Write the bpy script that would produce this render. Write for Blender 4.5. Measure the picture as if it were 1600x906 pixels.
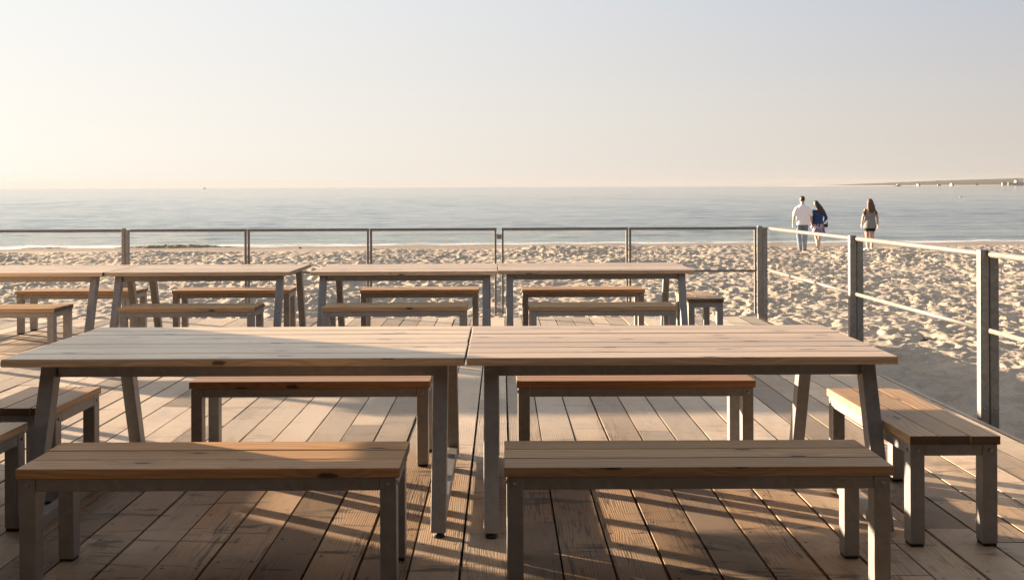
import bpy, math, random
import numpy as np
from mathutils import Matrix, Vector, Euler

rad = math.radians
for o in list(bpy.data.objects):
    bpy.data.objects.remove(o, do_unlink=True)
sc = bpy.context.scene
C = sc.collection

# ------------------------------------------------------------------ camera, sky, sun, exposure
CAM_H = 1.417                       # eye height over the deck
DECK_FALL = 0.0110                  # the deck falls gently towards the sea (radians)
D = Matrix.Rotation(-DECK_FALL, 4, 'X')          # deck frame -> world
cam_data = bpy.data.cameras.new('camera')
cam = bpy.data.objects.new('camera', cam_data)
C.objects.link(cam)
cam_data.sensor_width = 36.0
cam_data.lens = 36.0 * 1450 / 1600
cam_data.shift_x = 0.010
cam_data.shift_y = -0.0905
cam_data.clip_start = 0.05
cam_data.clip_end = 40000
cam.matrix_world = D @ Matrix.Translation((0, 0, CAM_H)) @ Matrix.Rotation(rad(90), 4, 'X') @ Matrix.Rotation(-0.0040, 4, 'Z')
sc.camera = cam

SUN_PHI = rad(29.0)                 # light travels towards (+cos, -sin)
SUN_EL = rad(7.4)
world = bpy.data.worlds.new('World')
sc.world = world
world.use_nodes = True
wn = world.node_tree.nodes
wl = world.node_tree.links
wn.clear()
w_out = wn.new('ShaderNodeOutputWorld')
w_bg = wn.new('ShaderNodeBackground')
w_sky = wn.new('ShaderNodeTexSky')
w_sky.sky_type = 'NISHITA'
w_sky.sun_disc = False
w_sky.sun_elevation = SUN_EL
w_sky.sun_rotation = math.atan2(-math.cos(SUN_PHI), math.sin(SUN_PHI))
w_sky.altitude = 0
w_sky.air_density = 1.0
w_sky.dust_density = 1.0
w_sky.ozone_density = 2.0
w_bg.inputs['Strength'].default_value = 0.051
w_hs = wn.new('ShaderNodeHueSaturation')
w_hs.inputs['Saturation'].default_value = 0.45
wl.new(w_sky.outputs[0], w_hs.inputs['Color'])
# thin evening haze high in the air: warm and bright low down and towards the sun, cooler overhead
w_tc = wn.new('ShaderNodeTexCoord')
w_sep = wn.new('ShaderNodeSeparateXYZ'); wl.new(w_tc.outputs['Generated'], w_sep.inputs[0])
w_el = wn.new('ShaderNodeMapRange'); w_el.interpolation_type = 'SMOOTHSTEP'
wl.new(w_sep.outputs[2], w_el.inputs[0]); w_el.inputs[1].default_value = 0.0; w_el.inputs[2].default_value = 0.26
w_dot = wn.new('ShaderNodeVectorMath'); w_dot.operation = 'DOT_PRODUCT'
wl.new(w_tc.outputs['Generated'], w_dot.inputs[0]); w_dot.inputs[1].default_value = (-math.cos(SUN_PHI), math.sin(SUN_PHI), 0.1)
w_sr = wn.new('ShaderNodeMapRange'); wl.new(w_dot.outputs['Value'], w_sr.inputs[0])
w_sr.inputs[1].default_value = -0.1; w_sr.inputs[2].default_value = 0.95
def w_mix(fac, a, b):
    nd = wn.new('ShaderNodeMix'); nd.data_type = 'RGBA'
    wl.new(fac, nd.inputs[0])
    for k, v in ((6, a), (7, b)):
        if isinstance(v, tuple): nd.inputs[k].default_value = (*v, 1)
        else: wl.new(v, nd.inputs[k])
    return nd.outputs[2]
w_low = w_mix(w_sr.outputs[0], (2.25, 2.05, 1.85), (3.6, 3.42, 3.12))
w_high = w_mix(w_sr.outputs[0], (1.60, 1.79, 2.16), (3.35, 3.36, 3.30))
w_veil = w_mix(w_el.outputs[0], w_low, w_high)
w_add = wn.new('ShaderNodeMix'); w_add.data_type = 'RGBA'; w_add.inputs[0].default_value = 0.95
wl.new(w_hs.outputs[0], w_add.inputs[6]); wl.new(w_veil, w_add.inputs[7])
wl.new(w_add.outputs[2], w_bg.inputs['Color'])
wl.new(w_bg.outputs[0], w_out.inputs['Surface'])

sun_data = bpy.data.lights.new('sun', 'SUN')
sun_data.energy = 5.0
sun_data.angle = rad(0.6)
sun_data.color = (1.0, 0.765, 0.54)
sun = bpy.data.objects.new('sun', sun_data)
C.objects.link(sun)
sdir = Vector((math.cos(SUN_PHI) * math.cos(SUN_EL), -math.sin(SUN_PHI) * math.cos(SUN_EL), -math.sin(SUN_EL)))
sun.rotation_euler = sdir.to_track_quat('-Z', 'Y').to_euler()
sun.location = (-20, 15, 12)

sc.view_settings.view_transform = 'Standard'
sc.view_settings.look = 'None'
sc.view_settings.exposure = 2.48
sc.view_settings.gamma = 1.0
sc.view_settings.use_curve_mapping = False
sc.render.engine = 'CYCLES'
sc.cycles.max_bounces = 6
sc.cycles.transparent_max_bounces = 12

# ------------------------------------------------------------------ helpers: meshes
class MB:
    """collects boxes, bars and tubes; build() links them as ONE mesh object"""
    def __init__(s):
        s.v = []; s.f = []; s.uv = []; s.col = []; s.smooth = []
    def face(s, idx, uvs, col, smooth=False):
        s.f.append(tuple(idx)); s.uv.extend(uvs); s.col.extend([col] * len(idx)); s.smooth.append(smooth)
    def hexa(s, p, axis=0, tone=1.0, off=(0, 0), rnd=0.0):
        """p: 8 points, index = ix + 2*iy + 4*iz"""
        b = len(s.v); s.v.extend([tuple(q) for q in p])
        for f, nax in (((0, 2, 6, 4)[::-1], 0), ((1, 3, 7, 5), 0), ((0, 1, 5, 4), 1), ((2, 3, 7, 6)[::-1], 1), ((0, 1, 3, 2)[::-1], 2), ((4, 5, 7, 6), 2)):
            oth = [a for a in (0, 1, 2) if a != nax]
            uvs = []
            for i in f:
                q = p[i]
                if nax == axis:
                    a, c = [k for k in oth]
                    uvs.append((off[0] + q[a], off[1] + q[c]))
                else:
                    c = [k for k in oth if k != axis][0]
                    uvs.append((off[0] + q[axis], off[1] + q[c] + (0.37 if nax != 2 else 0.0)))
            s.face([b + i for i in f], uvs, (tone, 1.0 if nax == axis else 0.0, rnd, 1.0))
    def box(s, a, b, axis=0, tone=1.0, off=(0, 0), rnd=0.0):
        p = [((a[0], b[0])[i & 1], (a[1], b[1])[(i >> 1) & 1], (a[2], b[2])[(i >> 2) & 1]) for i in range(8)]
        s.hexa(p, axis, tone, off, rnd)
    def loft(s, pts, radii, n=14, tone=1.0, cap=True, ref=(1, 0, 0)):
        pts = [Vector(p) for p in pts]
        base = len(s.v); k = len(pts); ref = Vector(ref)
        for i, p in enumerate(pts):
            t = (pts[min(i + 1, k - 1)] - pts[max(i - 1, 0)])
            t = t.normalized() if t.length > 1e-9 else Vector((0, 0, 1))
            r = radii[i] if isinstance(radii[i], (tuple, list)) else (radii[i], radii[i])
            rr = ref if abs(ref.dot(t)) < 0.95 else Vector((0, 1, 0))
            u = (rr - t * rr.dot(t)).normalized(); w = t.cross(u)
            for j in range(n):
                a = 2 * math.pi * j / n
                s.v.append(tuple(p + u * (math.cos(a) * r[0]) + w * (math.sin(a) * r[1])))
        for i in range(k - 1):
            for j in range(n):
                j2 = (j + 1) % n
                s.face([base + i * n + j, base + i * n + j2, base + (i + 1) * n + j2, base + (i + 1) * n + j],
                       [(j / n, i * .1), ((j + 1) / n, i * .1), ((j + 1) / n, i * .1 + .1), (j / n, i * .1 + .1)], (tone, 0, 0, 1), True)
        if cap:
            s.face([base + j for j in range(n)][::-1], [(0, 0)] * n, (tone, 1, 0, 1), False)
            s.face([base + (k - 1) * n + j for j in range(n)], [(0, 0)] * n, (tone, 1, 0, 1), False)
    def build(s, name, mat, parent=None, bevel=0.0, segs=2):
        me = bpy.data.meshes.new(name)
        me.from_pydata(s.v, [], s.f)
        uvl = me.uv_layers.new(name='UVMap')
        uvl.data.foreach_set('uv', np.array(s.uv, dtype=np.float32).ravel())
        ca = me.color_attributes.new('board', 'FLOAT_COLOR', 'CORNER')
        ca.data.foreach_set('color', np.array(s.col, dtype=np.float32).ravel())
        me.polygons.foreach_set('use_smooth', np.array(s.smooth, dtype=bool))
        me.materials.append(mat)
        me.update()
        o = bpy.data.objects.new(name, me)
        C.objects.link(o)
        if parent: o.parent = parent
        if bevel > 0:
            m = o.modifiers.new('bevel', 'BEVEL'); m.width = bevel; m.segments = segs; m.limit_method = 'ANGLE'
            m.angle_limit = rad(40)
        return o

def grid_mesh(name, X, Y, Z, mat, smooth=True):
    ny, nx = X.shape
    v = np.stack([X, Y, Z], -1).reshape(-1, 3).astype(np.float32)
    i = np.arange(ny * nx).reshape(ny, nx)
    q = np.stack([i[:-1, :-1], i[:-1, 1:], i[1:, 1:], i[1:, :-1]], -1).reshape(-1, 4)
    me = bpy.data.meshes.new(name)
    me.vertices.add(len(v)); me.vertices.foreach_set('co', v.ravel())
    me.loops.add(q.size); me.loops.foreach_set('vertex_index', q.ravel().astype(np.int32))
    me.polygons.add(len(q))
    me.polygons.foreach_set('loop_start', np.arange(0, q.size, 4, dtype=np.int32))
    me.polygons.foreach_set('loop_total', np.full(len(q), 4, dtype=np.int32))
    me.polygons.foreach_set('use_smooth', np.full(len(q), smooth, dtype=bool))
    me.update(calc_edges=True)
    me.materials.append(mat)
    o = bpy.data.objects.new(name, me); C.objects.link(o)
    return o

def thing(name, label, cat, loc, group=None, rz=0.0, deck=True):
    o = bpy.data.objects.new(name, None); C.objects.link(o)
    o.empty_display_size = 0.1
    m = Matrix.Translation(loc) @ Matrix.Rotation(rz, 4, 'Z')
    o.matrix_world = (D @ m) if deck else m
    o['label'] = label; o['category'] = cat
    if group: o['group'] = group
    return o

def tag(o, label, cat, group=None, kind=None):
    if label: o['label'] = label
    if cat: o['category'] = cat
    if group: o['group'] = group
    if kind: o['kind'] = kind
    return o

# numpy gradient noise
def _h(ix, iy, seed):
    n = (ix.astype(np.int64) * 374761393 + iy.astype(np.int64) * 668265263 + seed * 974634777) & 0xffffffff
    n = ((n ^ (n >> 13)) * 1274126177) & 0xffffffff
    n = ((n ^ (n >> 16)) * 2246822519) & 0xffffffff
    return ((n ^ (n >> 15)) & 0xffffff) / float(0xffffff)

def pnoise(x, y, seed=0):
    ix = np.floor(x); iy = np.floor(y); fx = x - ix; fy = y - iy
    u = fx * fx * fx * (fx * (fx * 6 - 15) + 10); v = fy * fy * fy * (fy * (fy * 6 - 15) + 10)
    def g(dx, dy):
        a = _h(ix + dx, iy + dy, seed) * 2 * np.pi
        return np.cos(a) * (fx - dx) + np.sin(a) * (fy - dy)
    return ((g(0, 0) * (1 - u) + g(1, 0) * u) * (1 - v) + (g(0, 1) * (1 - u) + g(1, 1) * u) * v) * 1.5

def fbm(x, y, oct=4, seed=0, gain=0.5):
    t = 0; a = 1.0
    for k in range(oct):
        t = t + a * pnoise(x * 2 ** k, y * 2 ** k, seed + 17 * k); a *= gain
    return t

def worley(x, y, seed=0):
    ix = np.floor(x); iy = np.floor(y)
    best = np.full(x.shape, 9.0); rid = np.zeros(x.shape)
    for dx in (-1, 0, 1):
        for dy in (-1, 0, 1):
            cx = ix + dx; cy = iy + dy
            px = cx + _h(cx, cy, seed); py = cy + _h(cx, cy, seed + 5)
            ang = _h(cx, cy, seed + 9) * np.pi
            ux = x - px; uy = y - py
            a = np.cos(ang) * ux + np.sin(ang) * uy; b = -np.sin(ang) * ux + np.cos(ang) * uy
            d = np.sqrt((a * 0.75) ** 2 + (b * 1.35) ** 2)
            w = d < best
            best = np.where(w, d, best); rid = np.where(w, _h(cx, cy, seed + 21), rid)
    return best, rid

# ------------------------------------------------------------------ helpers: materials
class NT:
    def __init__(s, name):
        s.m = bpy.data.materials.new(name); s.m.use_nodes = True
        s.t = s.m.node_tree; s.t.nodes.clear()
        s.out = s.t.nodes.new('ShaderNodeOutputMaterial')
        s.p = s.t.nodes.new('ShaderNodeBsdfPrincipled')
        s.t.links.new(s.p.outputs[0], s.out.inputs[0])
    def n(s, typ, ins=None, **props):
        nd = s.t.nodes.new(typ)
        for k, v in props.items(): setattr(nd, k, v)
        if ins:
            for k, v in ins.items(): s.set(nd.inputs[k], v)
        return nd
    def set(s, sock, v):
        if isinstance(v, bpy.types.NodeSocket): s.t.links.new(v, sock)
        elif isinstance(v, bpy.types.Node): s.t.links.new(v.outputs[0], sock)
        else: sock.default_value = v
    def math(s, op, a, b=None, c=None, clamp=False):
        nd = s.n('ShaderNodeMath', operation=op, use_clamp=clamp)
        s.set(nd.inputs[0], a)
        if b is not None: s.set(nd.inputs[1], b)
        if c is not None: s.set(nd.inputs[2], c)
        return nd.outputs[0]
    def mix(s, fac, a, b, blend='MIX'):
        nd = s.n('ShaderNodeMix', data_type='RGBA', blend_type=blend)
        s.set(nd.inputs[0], fac); s.set(nd.inputs[6], a); s.set(nd.inputs[7], b)
        return nd.outputs[2]
    def ramp(s, fac, stops):
        nd = s.n('ShaderNodeValToRGB'); s.set(nd.inputs[0], fac)
        cr = nd.color_ramp
        while len(cr.elements) < len(stops): cr.elements.new(0.5)
        for e, (p, c) in zip(cr.elements, stops):
            e.position = p; e.color = c if len(c) == 4 else (*c, 1)
        return nd.outputs[0]
    def step(s, x, lo, hi):
        nd = s.n('ShaderNodeMapRange', interpolation_type='SMOOTHSTEP')
        s.set(nd.inputs[0], x); nd.inputs[1].default_value = lo; nd.inputs[2].default_value = hi
        return nd.outputs[0]
    def noise(s, vec, scale, detail=3, rough=0.55, dist=0.0, dim='3D'):
        nd = s.n('ShaderNodeTexNoise', noise_dimensions=dim)
        s.set(nd.inputs['Vector'], vec)
        nd.inputs['Scale'].default_value = scale; nd.inputs['Detail'].default_value = detail
        nd.inputs['Roughness'].default_value = rough; nd.inputs['Distortion'].default_value = dist
        return nd.outputs[0]
    def mapping(s, vec, scale=(1, 1, 1), loc=(0, 0, 0)):
        nd = s.n('ShaderNodeMapping'); s.set(nd.inputs[0], vec)
        nd.inputs['Scale'].default_value = scale; nd.inputs['Location'].default_value = loc
        return nd.outputs[0]
    def bump(s, h, strength=0.5, dist=0.01, normal=None):
        nd = s.n('ShaderNodeBump'); s.set(nd.inputs['Height'], h)
        nd.inputs['Strength'].default_value = strength; nd.inputs['Distance'].default_value = dist
        if normal is not None: s.set(nd.inputs['Normal'], normal)
        return nd.outputs[0]

def wood(name, light, mid, dark, knot_amt=1.0, weather=0.0, rough=0.6, nails=False, crack=0.0, dust=False, gloss=0.4, groove=0.35, ringf=230.0, ringw=26.0):
    N = NT(name)
    uv = N.n('ShaderNodeUVMap', uv_map='UVMap').outputs[0]
    at = N.n('ShaderNodeAttribute', attribute_name='board', attribute_type='GEOMETRY')
    sep = N.n('ShaderNodeSeparateColor', {0: at.outputs[0]})
    tone, endg, rnd = sep.outputs[0], sep.outputs[1], sep.outputs[2]
    # knots: sparse cells along the board
    kv = N.mapping(uv, (2.3, 8.0, 1))
    vor = N.n('ShaderNodeTexVoronoi', voronoi_dimensions='2D', feature='F1')
    N.set(vor.inputs['Vector'], kv); vor.inputs['Scale'].default_value = 1.0
    kd = vor.outputs['Distance']
    ksep = N.n('ShaderNodeSeparateColor', {0: vor.outputs['Color']})
    keep = N.math('GREATER_THAN', ksep.outputs[0], 0.52)
    kdn = N.math('ADD', kd, N.math('MULTIPLY', N.math('SUBTRACT', N.noise(uv, 60, 2), 0.5), 0.09))
    knot = N.math('MULTIPLY', N.math('SUBTRACT', 1.0, N.step(kdn, 0.05, 0.105)), keep)
    halo = N.math('MULTIPLY', N.math('SUBTRACT', 1.0, N.step(kd, 0.08, 0.45)), keep)
    # growth rings, bent around the knots
    warp = N.noise(N.mapping(uv, (1.3, 7.0, 1)), 1.0, 3, 0.5)
    sx = N.n('ShaderNodeSeparateXYZ', {0: uv})
    ph = N.math('ADD', N.math('MULTIPLY', sx.outputs[1], ringf), N.math('MULTIPLY', warp, ringw))
    ph = N.math('ADD', ph, N.math('MULTIPLY', halo, 9.0))
    ring = N.math('MULTIPLY_ADD', N.math('SINE', ph), 0.5, 0.5)
    fine = N.noise(N.mapping(uv, (5.0, 170.0, 1)), 1.0, 4, 0.6)
    blot = N.noise(N.mapping(uv, (1.6, 4.5, 1)), 1.0, 4, 0.6)
    g = N.math('ADD', N.math('MULTIPLY', ring, 0.38), N.math('MULTIPLY', fine, 0.62))
    col = N.ramp(g, [(0.22, dark), (0.5, mid), (0.78, light)])
    col = N.mix(N.math('MULTIPLY', N.math('SUBTRACT', blot, 0.35), 0.9, clamp=True), col, (*[c * 0.62 for c in mid[:3]], 1))
    if weather > 0:
        wz = N.noise(N.mapping(uv, (2.2, 9.0, 1), (3, 7, 0)), 1.0, 5, 0.65)
        col = N.mix(N.math('MULTIPLY', N.step(wz, 0.35, 0.68), weather), col, (0.30, 0.275, 0.25, 1))
    col = N.mix(N.math('MULTIPLY', halo, 0.35 * knot_amt), col, (*[c * 0.55 for c in mid[:3]], 1))
    col = N.mix(N.math('MULTIPLY', knot, 0.92 * knot_amt), col, (0.035, 0.018, 0.010, 1))
    col = N.mix(N.math('MULTIPLY', endg, 0.88), col, (0.045, 0.024, 0.014, 1))
    h = N.math('ADD', N.math('MULTIPLY', ring, 0.5), fine)
    if crack > 0:
        cv = N.noise(N.mapping(uv, (1.4, 34.0, 1), (9, 2, 0)), 1.0, 3, 0.5)
        ck = N.math('MULTIPLY', N.math('SUBTRACT', 1.0, N.step(N.math('ABSOLUTE', N.math('SUBTRACT', cv, 0.5)), 0.006, 0.035)),
                    N.step(N.noise(N.mapping(uv, (0.8, 5.0, 1)), 1.0, 1), 0.5, 0.66))
        col = N.mix(N.math('MULTIPLY', ck, crack), col, (0.02, 0.015, 0.012, 1))
        h = N.math('SUBTRACT', h, N.math('MULTIPLY', ck, 1.5 * crack))
        # scuffs, bark stains and dropped specks
        sp = N.noise(N.mapping(uv, (9.0, 26.0, 1)), 1.0, 6, 0.7, 1.2)
        col = N.mix(N.math('MULTIPLY', N.step(sp, 0.60, 0.74), 0.75), col, (0.03, 0.022, 0.017, 1))
        vs = N.n('ShaderNodeTexVoronoi', voronoi_dimensions='2D', feature='F1'); N.set(vs.inputs['Vector'], N.mapping(uv, (24, 24, 1)))
        s2 = N.n('ShaderNodeSeparateColor', {0: vs.outputs['Color']})
        dot = N.math('MULTIPLY', N.math('LESS_THAN', vs.outputs['Distance'], N.math('MULTIPLY', s2.outputs[0], 0.2)), N.math('GREATER_THAN', s2.outputs[1], 0.74))
        col = N.mix(N.math('MULTIPLY', dot, 0.8), col, (0.025, 0.018, 0.014, 1))
    if nails:
        um = N.math('SUBTRACT', N.math('MODULO', N.math('ADD', sx.outputs[0], 400.0), 0.6), 0.3)
        vm = N.math('SUBTRACT', N.math('ABSOLUTE', N.math('SUBTRACT', N.math('MODULO', N.math('ADD', sx.outputs[1], 0.0), 10.0), 5.0)), 0.066)
        nd = N.math('SQRT', N.math('ADD', N.math('MULTIPLY', um, um), N.math('MULTIPLY', vm, vm)))
        nl = N.math('LESS_THAN', nd, 0.0075)
        col = N.mix(nl, col, (0.03, 0.026, 0.024, 1))
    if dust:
        # some planks greyed, some browner; blown sand in patches, pale tone mixed in more with growing Y
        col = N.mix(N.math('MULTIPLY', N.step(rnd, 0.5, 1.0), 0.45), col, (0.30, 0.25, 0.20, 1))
        gp = N.n('ShaderNodeTexCoord').outputs['Object']
        gs = N.n('ShaderNodeSeparateXYZ', {0: gp})
        st2 = N.noise(N.mapping(gp, (2.2, 1.5, 1), (4, 4, 0)), 1.0, 6, 0.72, 0.8)
        col = N.mix(N.math('MULTIPLY', N.step(st2, 0.50, 0.66), 0.5), col, (0.09, 0.064, 0.044, 1))
        st3 = N.noise(N.mapping(gp, (2.0, 11.0, 1), (1, 9, 0)), 1.0, 4, 0.6, 1.0)
        col = N.mix(N.math('MULTIPLY', N.step(st3, 0.57, 0.66), 0.8), col, (0.045, 0.033, 0.024, 1))
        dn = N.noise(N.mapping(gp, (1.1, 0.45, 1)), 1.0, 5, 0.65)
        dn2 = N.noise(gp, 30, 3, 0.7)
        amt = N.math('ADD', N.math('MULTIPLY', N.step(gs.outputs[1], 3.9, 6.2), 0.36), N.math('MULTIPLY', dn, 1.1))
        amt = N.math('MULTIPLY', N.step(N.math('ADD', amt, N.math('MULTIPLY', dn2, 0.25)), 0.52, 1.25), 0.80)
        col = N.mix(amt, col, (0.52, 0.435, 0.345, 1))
    tn = N.n('ShaderNodeCombineColor', {0: tone, 1: tone, 2: tone})
    col = N.mix(1.0, col, tn.outputs[0], 'MULTIPLY')
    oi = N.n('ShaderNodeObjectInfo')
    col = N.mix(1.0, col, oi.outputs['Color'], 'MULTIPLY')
    N.set(N.p.inputs['Base Color'], col)
    N.set(N.p.inputs['Roughness'], N.math('MULTIPLY_ADD', blot, 0.3, rough - 0.15))
    N.p.inputs['Specular IOR Level'].default_value = gloss
    N.set(N.p.inputs['Normal'], N.bump(h, groove, 0.004))
    return N.m

def metal(name, base, metallic, rough, mottle=0.3, scale=18):
    N = NT(name)
    tc = N.n('ShaderNodeTexCoord').outputs['Object']
    a = N.noise(tc, scale, 4, 0.6)
    b = N.noise(tc, scale * 6, 2, 0.5)
    vor = N.n('ShaderNodeTexVoronoi'); N.set(vor.inputs['Vector'], tc); vor.inputs['Scale'].default_value = scale * 2.5
    sp = N.n('ShaderNodeSeparateColor', {0: vor.outputs['Color']})
    t = N.math('ADD', N.math('MULTIPLY', a, 0.6), N.math('MULTIPLY', sp.outputs[0], 0.4))
    col = N.mix(t, (*[c * (1 - mottle) for c in base], 1), (*[min(1, c * (1 + mottle)) for c in base], 1))
    st = N.step(N.noise(N.mapping(tc, (1, 1, 0.25)), 9, 5, 0.7), 0.6, 0.75)
    col = N.mix(N.math('MULTIPLY', st, 0.35), col, (0.12, 0.10, 0.085, 1))
    N.set(N.p.inputs['Base Color'], col)
    N.p.inputs['Metallic'].default_value = metallic
    N.set(N.p.inputs['Roughness'], N.math('MULTIPLY_ADD', b, 0.25, rough - 0.1))
    N.set(N.p.inputs['Normal'], N.bump(b, 0.08, 0.002))
    return N.m

def plain(name, col, rough=0.7, metallic=0.0, var=0.15, scale=8, bump=0.0):
    N = NT(name)
    tc = N.n('ShaderNodeTexCoord').outputs['Object']
    a = N.noise(tc, scale, 4, 0.6)
    c = N.mix(a, (*[x * (1 - var) for x in col], 1), (*[min(1, x * (1 + var)) for x in col], 1))
    N.set(N.p.inputs['Base Color'], c)
    N.p.inputs['Roughness'].default_value = rough; N.p.inputs['Metallic'].default_value = metallic
    if bump: N.set(N.p.inputs['Normal'], N.bump(a, bump, 0.02))
    return N.m

M = {}
M['table'] = wood('table_wood', (0.64, 0.495, 0.34), (0.585, 0.44, 0.295), (0.41, 0.295, 0.19), 1.0, 0.25, 0.34, gloss=0.8, groove=0.2)
M['bench'] = wood('bench_wood', (0.49, 0.34, 0.20), (0.42, 0.28, 0.16), (0.32, 0.20, 0.11), 1.0, 0.12, 0.5, gloss=0.5, groove=0.2)
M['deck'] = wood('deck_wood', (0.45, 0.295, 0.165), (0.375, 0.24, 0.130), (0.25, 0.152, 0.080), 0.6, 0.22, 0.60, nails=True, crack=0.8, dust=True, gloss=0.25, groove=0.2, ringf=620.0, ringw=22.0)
M['steel'] = metal('bench_steel', (0.215, 0.21, 0.21), 0.25, 0.42, 0.18, 14)
M['galv'] = metal('galvanised_steel', (0.215, 0.21, 0.20), 0.3, 0.42, 0.35, 16)
M['rail'] = metal('weathered_rail_steel', (0.165, 0.155, 0.14), 0.2, 0.5, 0.4, 22)
M['bolt'] = metal('bolt_steel', (0.30, 0.29, 0.28), 0.9, 0.35, 0.1)
M['rubber'] = plain('black_rubber', (0.012, 0.012, 0.012), 0.7)

# ------------------------------------------------------------------ setting: sand, ground, sea
SEA_Z = -0.93
def sand_base(Y):
    """height of the beach (world z) at distance Y"""
    return np.interp(Y, [-50, 5, 11, 20, 30, 33.4, 38.0, 44], [-0.30, -0.36, -0.46, -0.56, -0.715, -0.845, SEA_Z - 0.01, SEA_Z - 0.5])

def shore_y(X):
    return 37.6 + 0.035 * X + 0.5 * np.sin(X * 0.11 + 1.0)

def make_sand():
    ny, nx = 640, 1000
    k = np.linspace(0, 1, ny)[:, None]; t = np.linspace(-1, 1, nx)[None, :]
    Y = 3.2 * (46 / 3.2) ** k + 0 * t
    X = t * (0.72 * Y + 4.5) + 0.03 * Y
    Ye = Y - (shore_y(X) - 37.6)
    base = sand_base(Ye)
    dry = np.clip((33.7 + 0.7 * fbm(X * 0.5, Y * 0.5, 2, 3) - Ye) / 0.7, 0, 1)
    # the strip along the deck is wind-smoothed, the open beach trampled
    near = np.clip((np.hypot(np.maximum(X - 3.1, 0), np.maximum(Y - 10.95, 0)) + 0.6 * fbm(X * .6, Y * .6, 2, 8) - 0.2) / 2.4, 0.85, 1)
    wx = X + 0.12 * fbm(X * 2.2, Y * 2.2, 2, 31); wy = Y + 0.12 * fbm(X * 2.2, Y * 2.2, 2, 77)
    f1, r1 = worley(wx * 3.9, wy * 3.9, 1)
    f2, r2 = worley(wx * 6.8 + 9, wy * 6.8, 2)
    pit = lambda f: -np.exp(-(f / 0.30) ** 2) + 0.55 * np.exp(-((f - 0.52) / 0.16) ** 2)
    h = 0.031 * pit(f1) * (0.35 + 1.3 * r1) + 0.014 * pit(f2) * (0.4 + r2)
    h = h + 0.034 * fbm(X * 1.3, Y * 1.3, 3, 11) + 0.015 * fbm(X * 5.5, Y * 5.5, 3, 5) + 0.10 * fbm(X * 0.16, Y * 0.16, 2, 19)
    dk = np.hypot(np.maximum(X - 3.1, 0), np.maximum(Y - 10.95, 0))
    h = h + (0.060 * fbm(X * 1.7, Y * 2.3, 3, 63) + 0.022 * pit(f1)) * np.clip(1 - dk / 3.5, 0, 1)
    rip = 0.008 * np.sin(9 * (Y * 0.9 + 0.45 * X) + 3.0 * fbm(X * .9, Y * .9, 2, 44))
    h = h * (1 + 0.45 * np.clip((Y - 10) / 16, 0, 1)) * (0.62 + 0.5 * np.clip(0.5 + 1.3 * fbm(X * 0.22, Y * 0.22, 2, 91), 0, 1))
    Z = base + h * near * dry + rip * (1 - near) + 0.012 * fbm(X * 0.4, Y * 0.4, 2, 6) * (1 - dry)
    return X, Y, Z

N = NT('beach_sand')
geo = N.n('ShaderNodeNewGeometry').outputs['Position']
sx = N.n('ShaderNodeSeparateXYZ', {0: geo})
n1 = N.noise(geo, 1.2, 5, 0.65); n2 = N.noise(geo, 45, 4, 0.7); n3 = N.noise(geo, 400, 2)
col = N.mix(n1, (0.41, 0.345, 0.275, 1), (0.50, 0.425, 0.345, 1))
col = N.mix(N.step(n2, 0.3, 0.75), N.mix(0.35, col, (0.16, 0.12, 0.09, 1)), col)
yy = N.math('SUBTRACT', sx.outputs[1], N.math('MULTIPLY', sx.outputs[0], 0.035))
wet = N.step(N.math('ADD', yy, N.math('MULTIPLY', N.noise(geo, 0.4, 3), 1.6)), 33.8, 36.5)
col = N.mix(wet, col, (0.30, 0.225, 0.16, 1))
dbr = N.n('ShaderNodeTexVoronoi'); N.set(dbr.inputs['Vector'], N.mapping(geo, (4, 4, 4)))
ds = N.n('ShaderNodeSeparateColor', {0: dbr.outputs['Color']})
dm = N.math('MULTIPLY', N.math('LESS_THAN', dbr.outputs['Distance'], 0.07), N.math('GREATER_THAN', ds.outputs[0], 0.9))
col = N.mix(dm, col, (0.05, 0.04, 0.03, 1))
N.set(N.p.inputs['Base Color'], col)
N.set(N.p.inputs['Roughness'], N.math('MULTIPLY_ADD', wet, -0.5, 0.9))
N.p.inputs['Specular IOR Level'].default_value = 0.2
N.set(N.p.inputs['Normal'], N.bump(N.math('ADD', n2, N.math('MULTIPLY', n3, 0.3)), 0.5, 0.02))
M['sand'] = N.m
o = grid_mesh('beach_sand', *make_sand(), M['sand'])
o['kind'] = 'structure'
# the ground behind, beside and below, one wide sheet
gx = np.array([-4000, -300, -60, 0, 60, 300, 4000.0])[None, :] + np.zeros((6, 1))
gy = np.array([-4000, -300, -40, 4, 30, 33.0])[:, None] + np.zeros((1, 7))
o = grid_mesh('ground', gx, gy, np.full(gx.shape, -1.05), M['sand'])
o['kind'] = 'structure'

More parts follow.
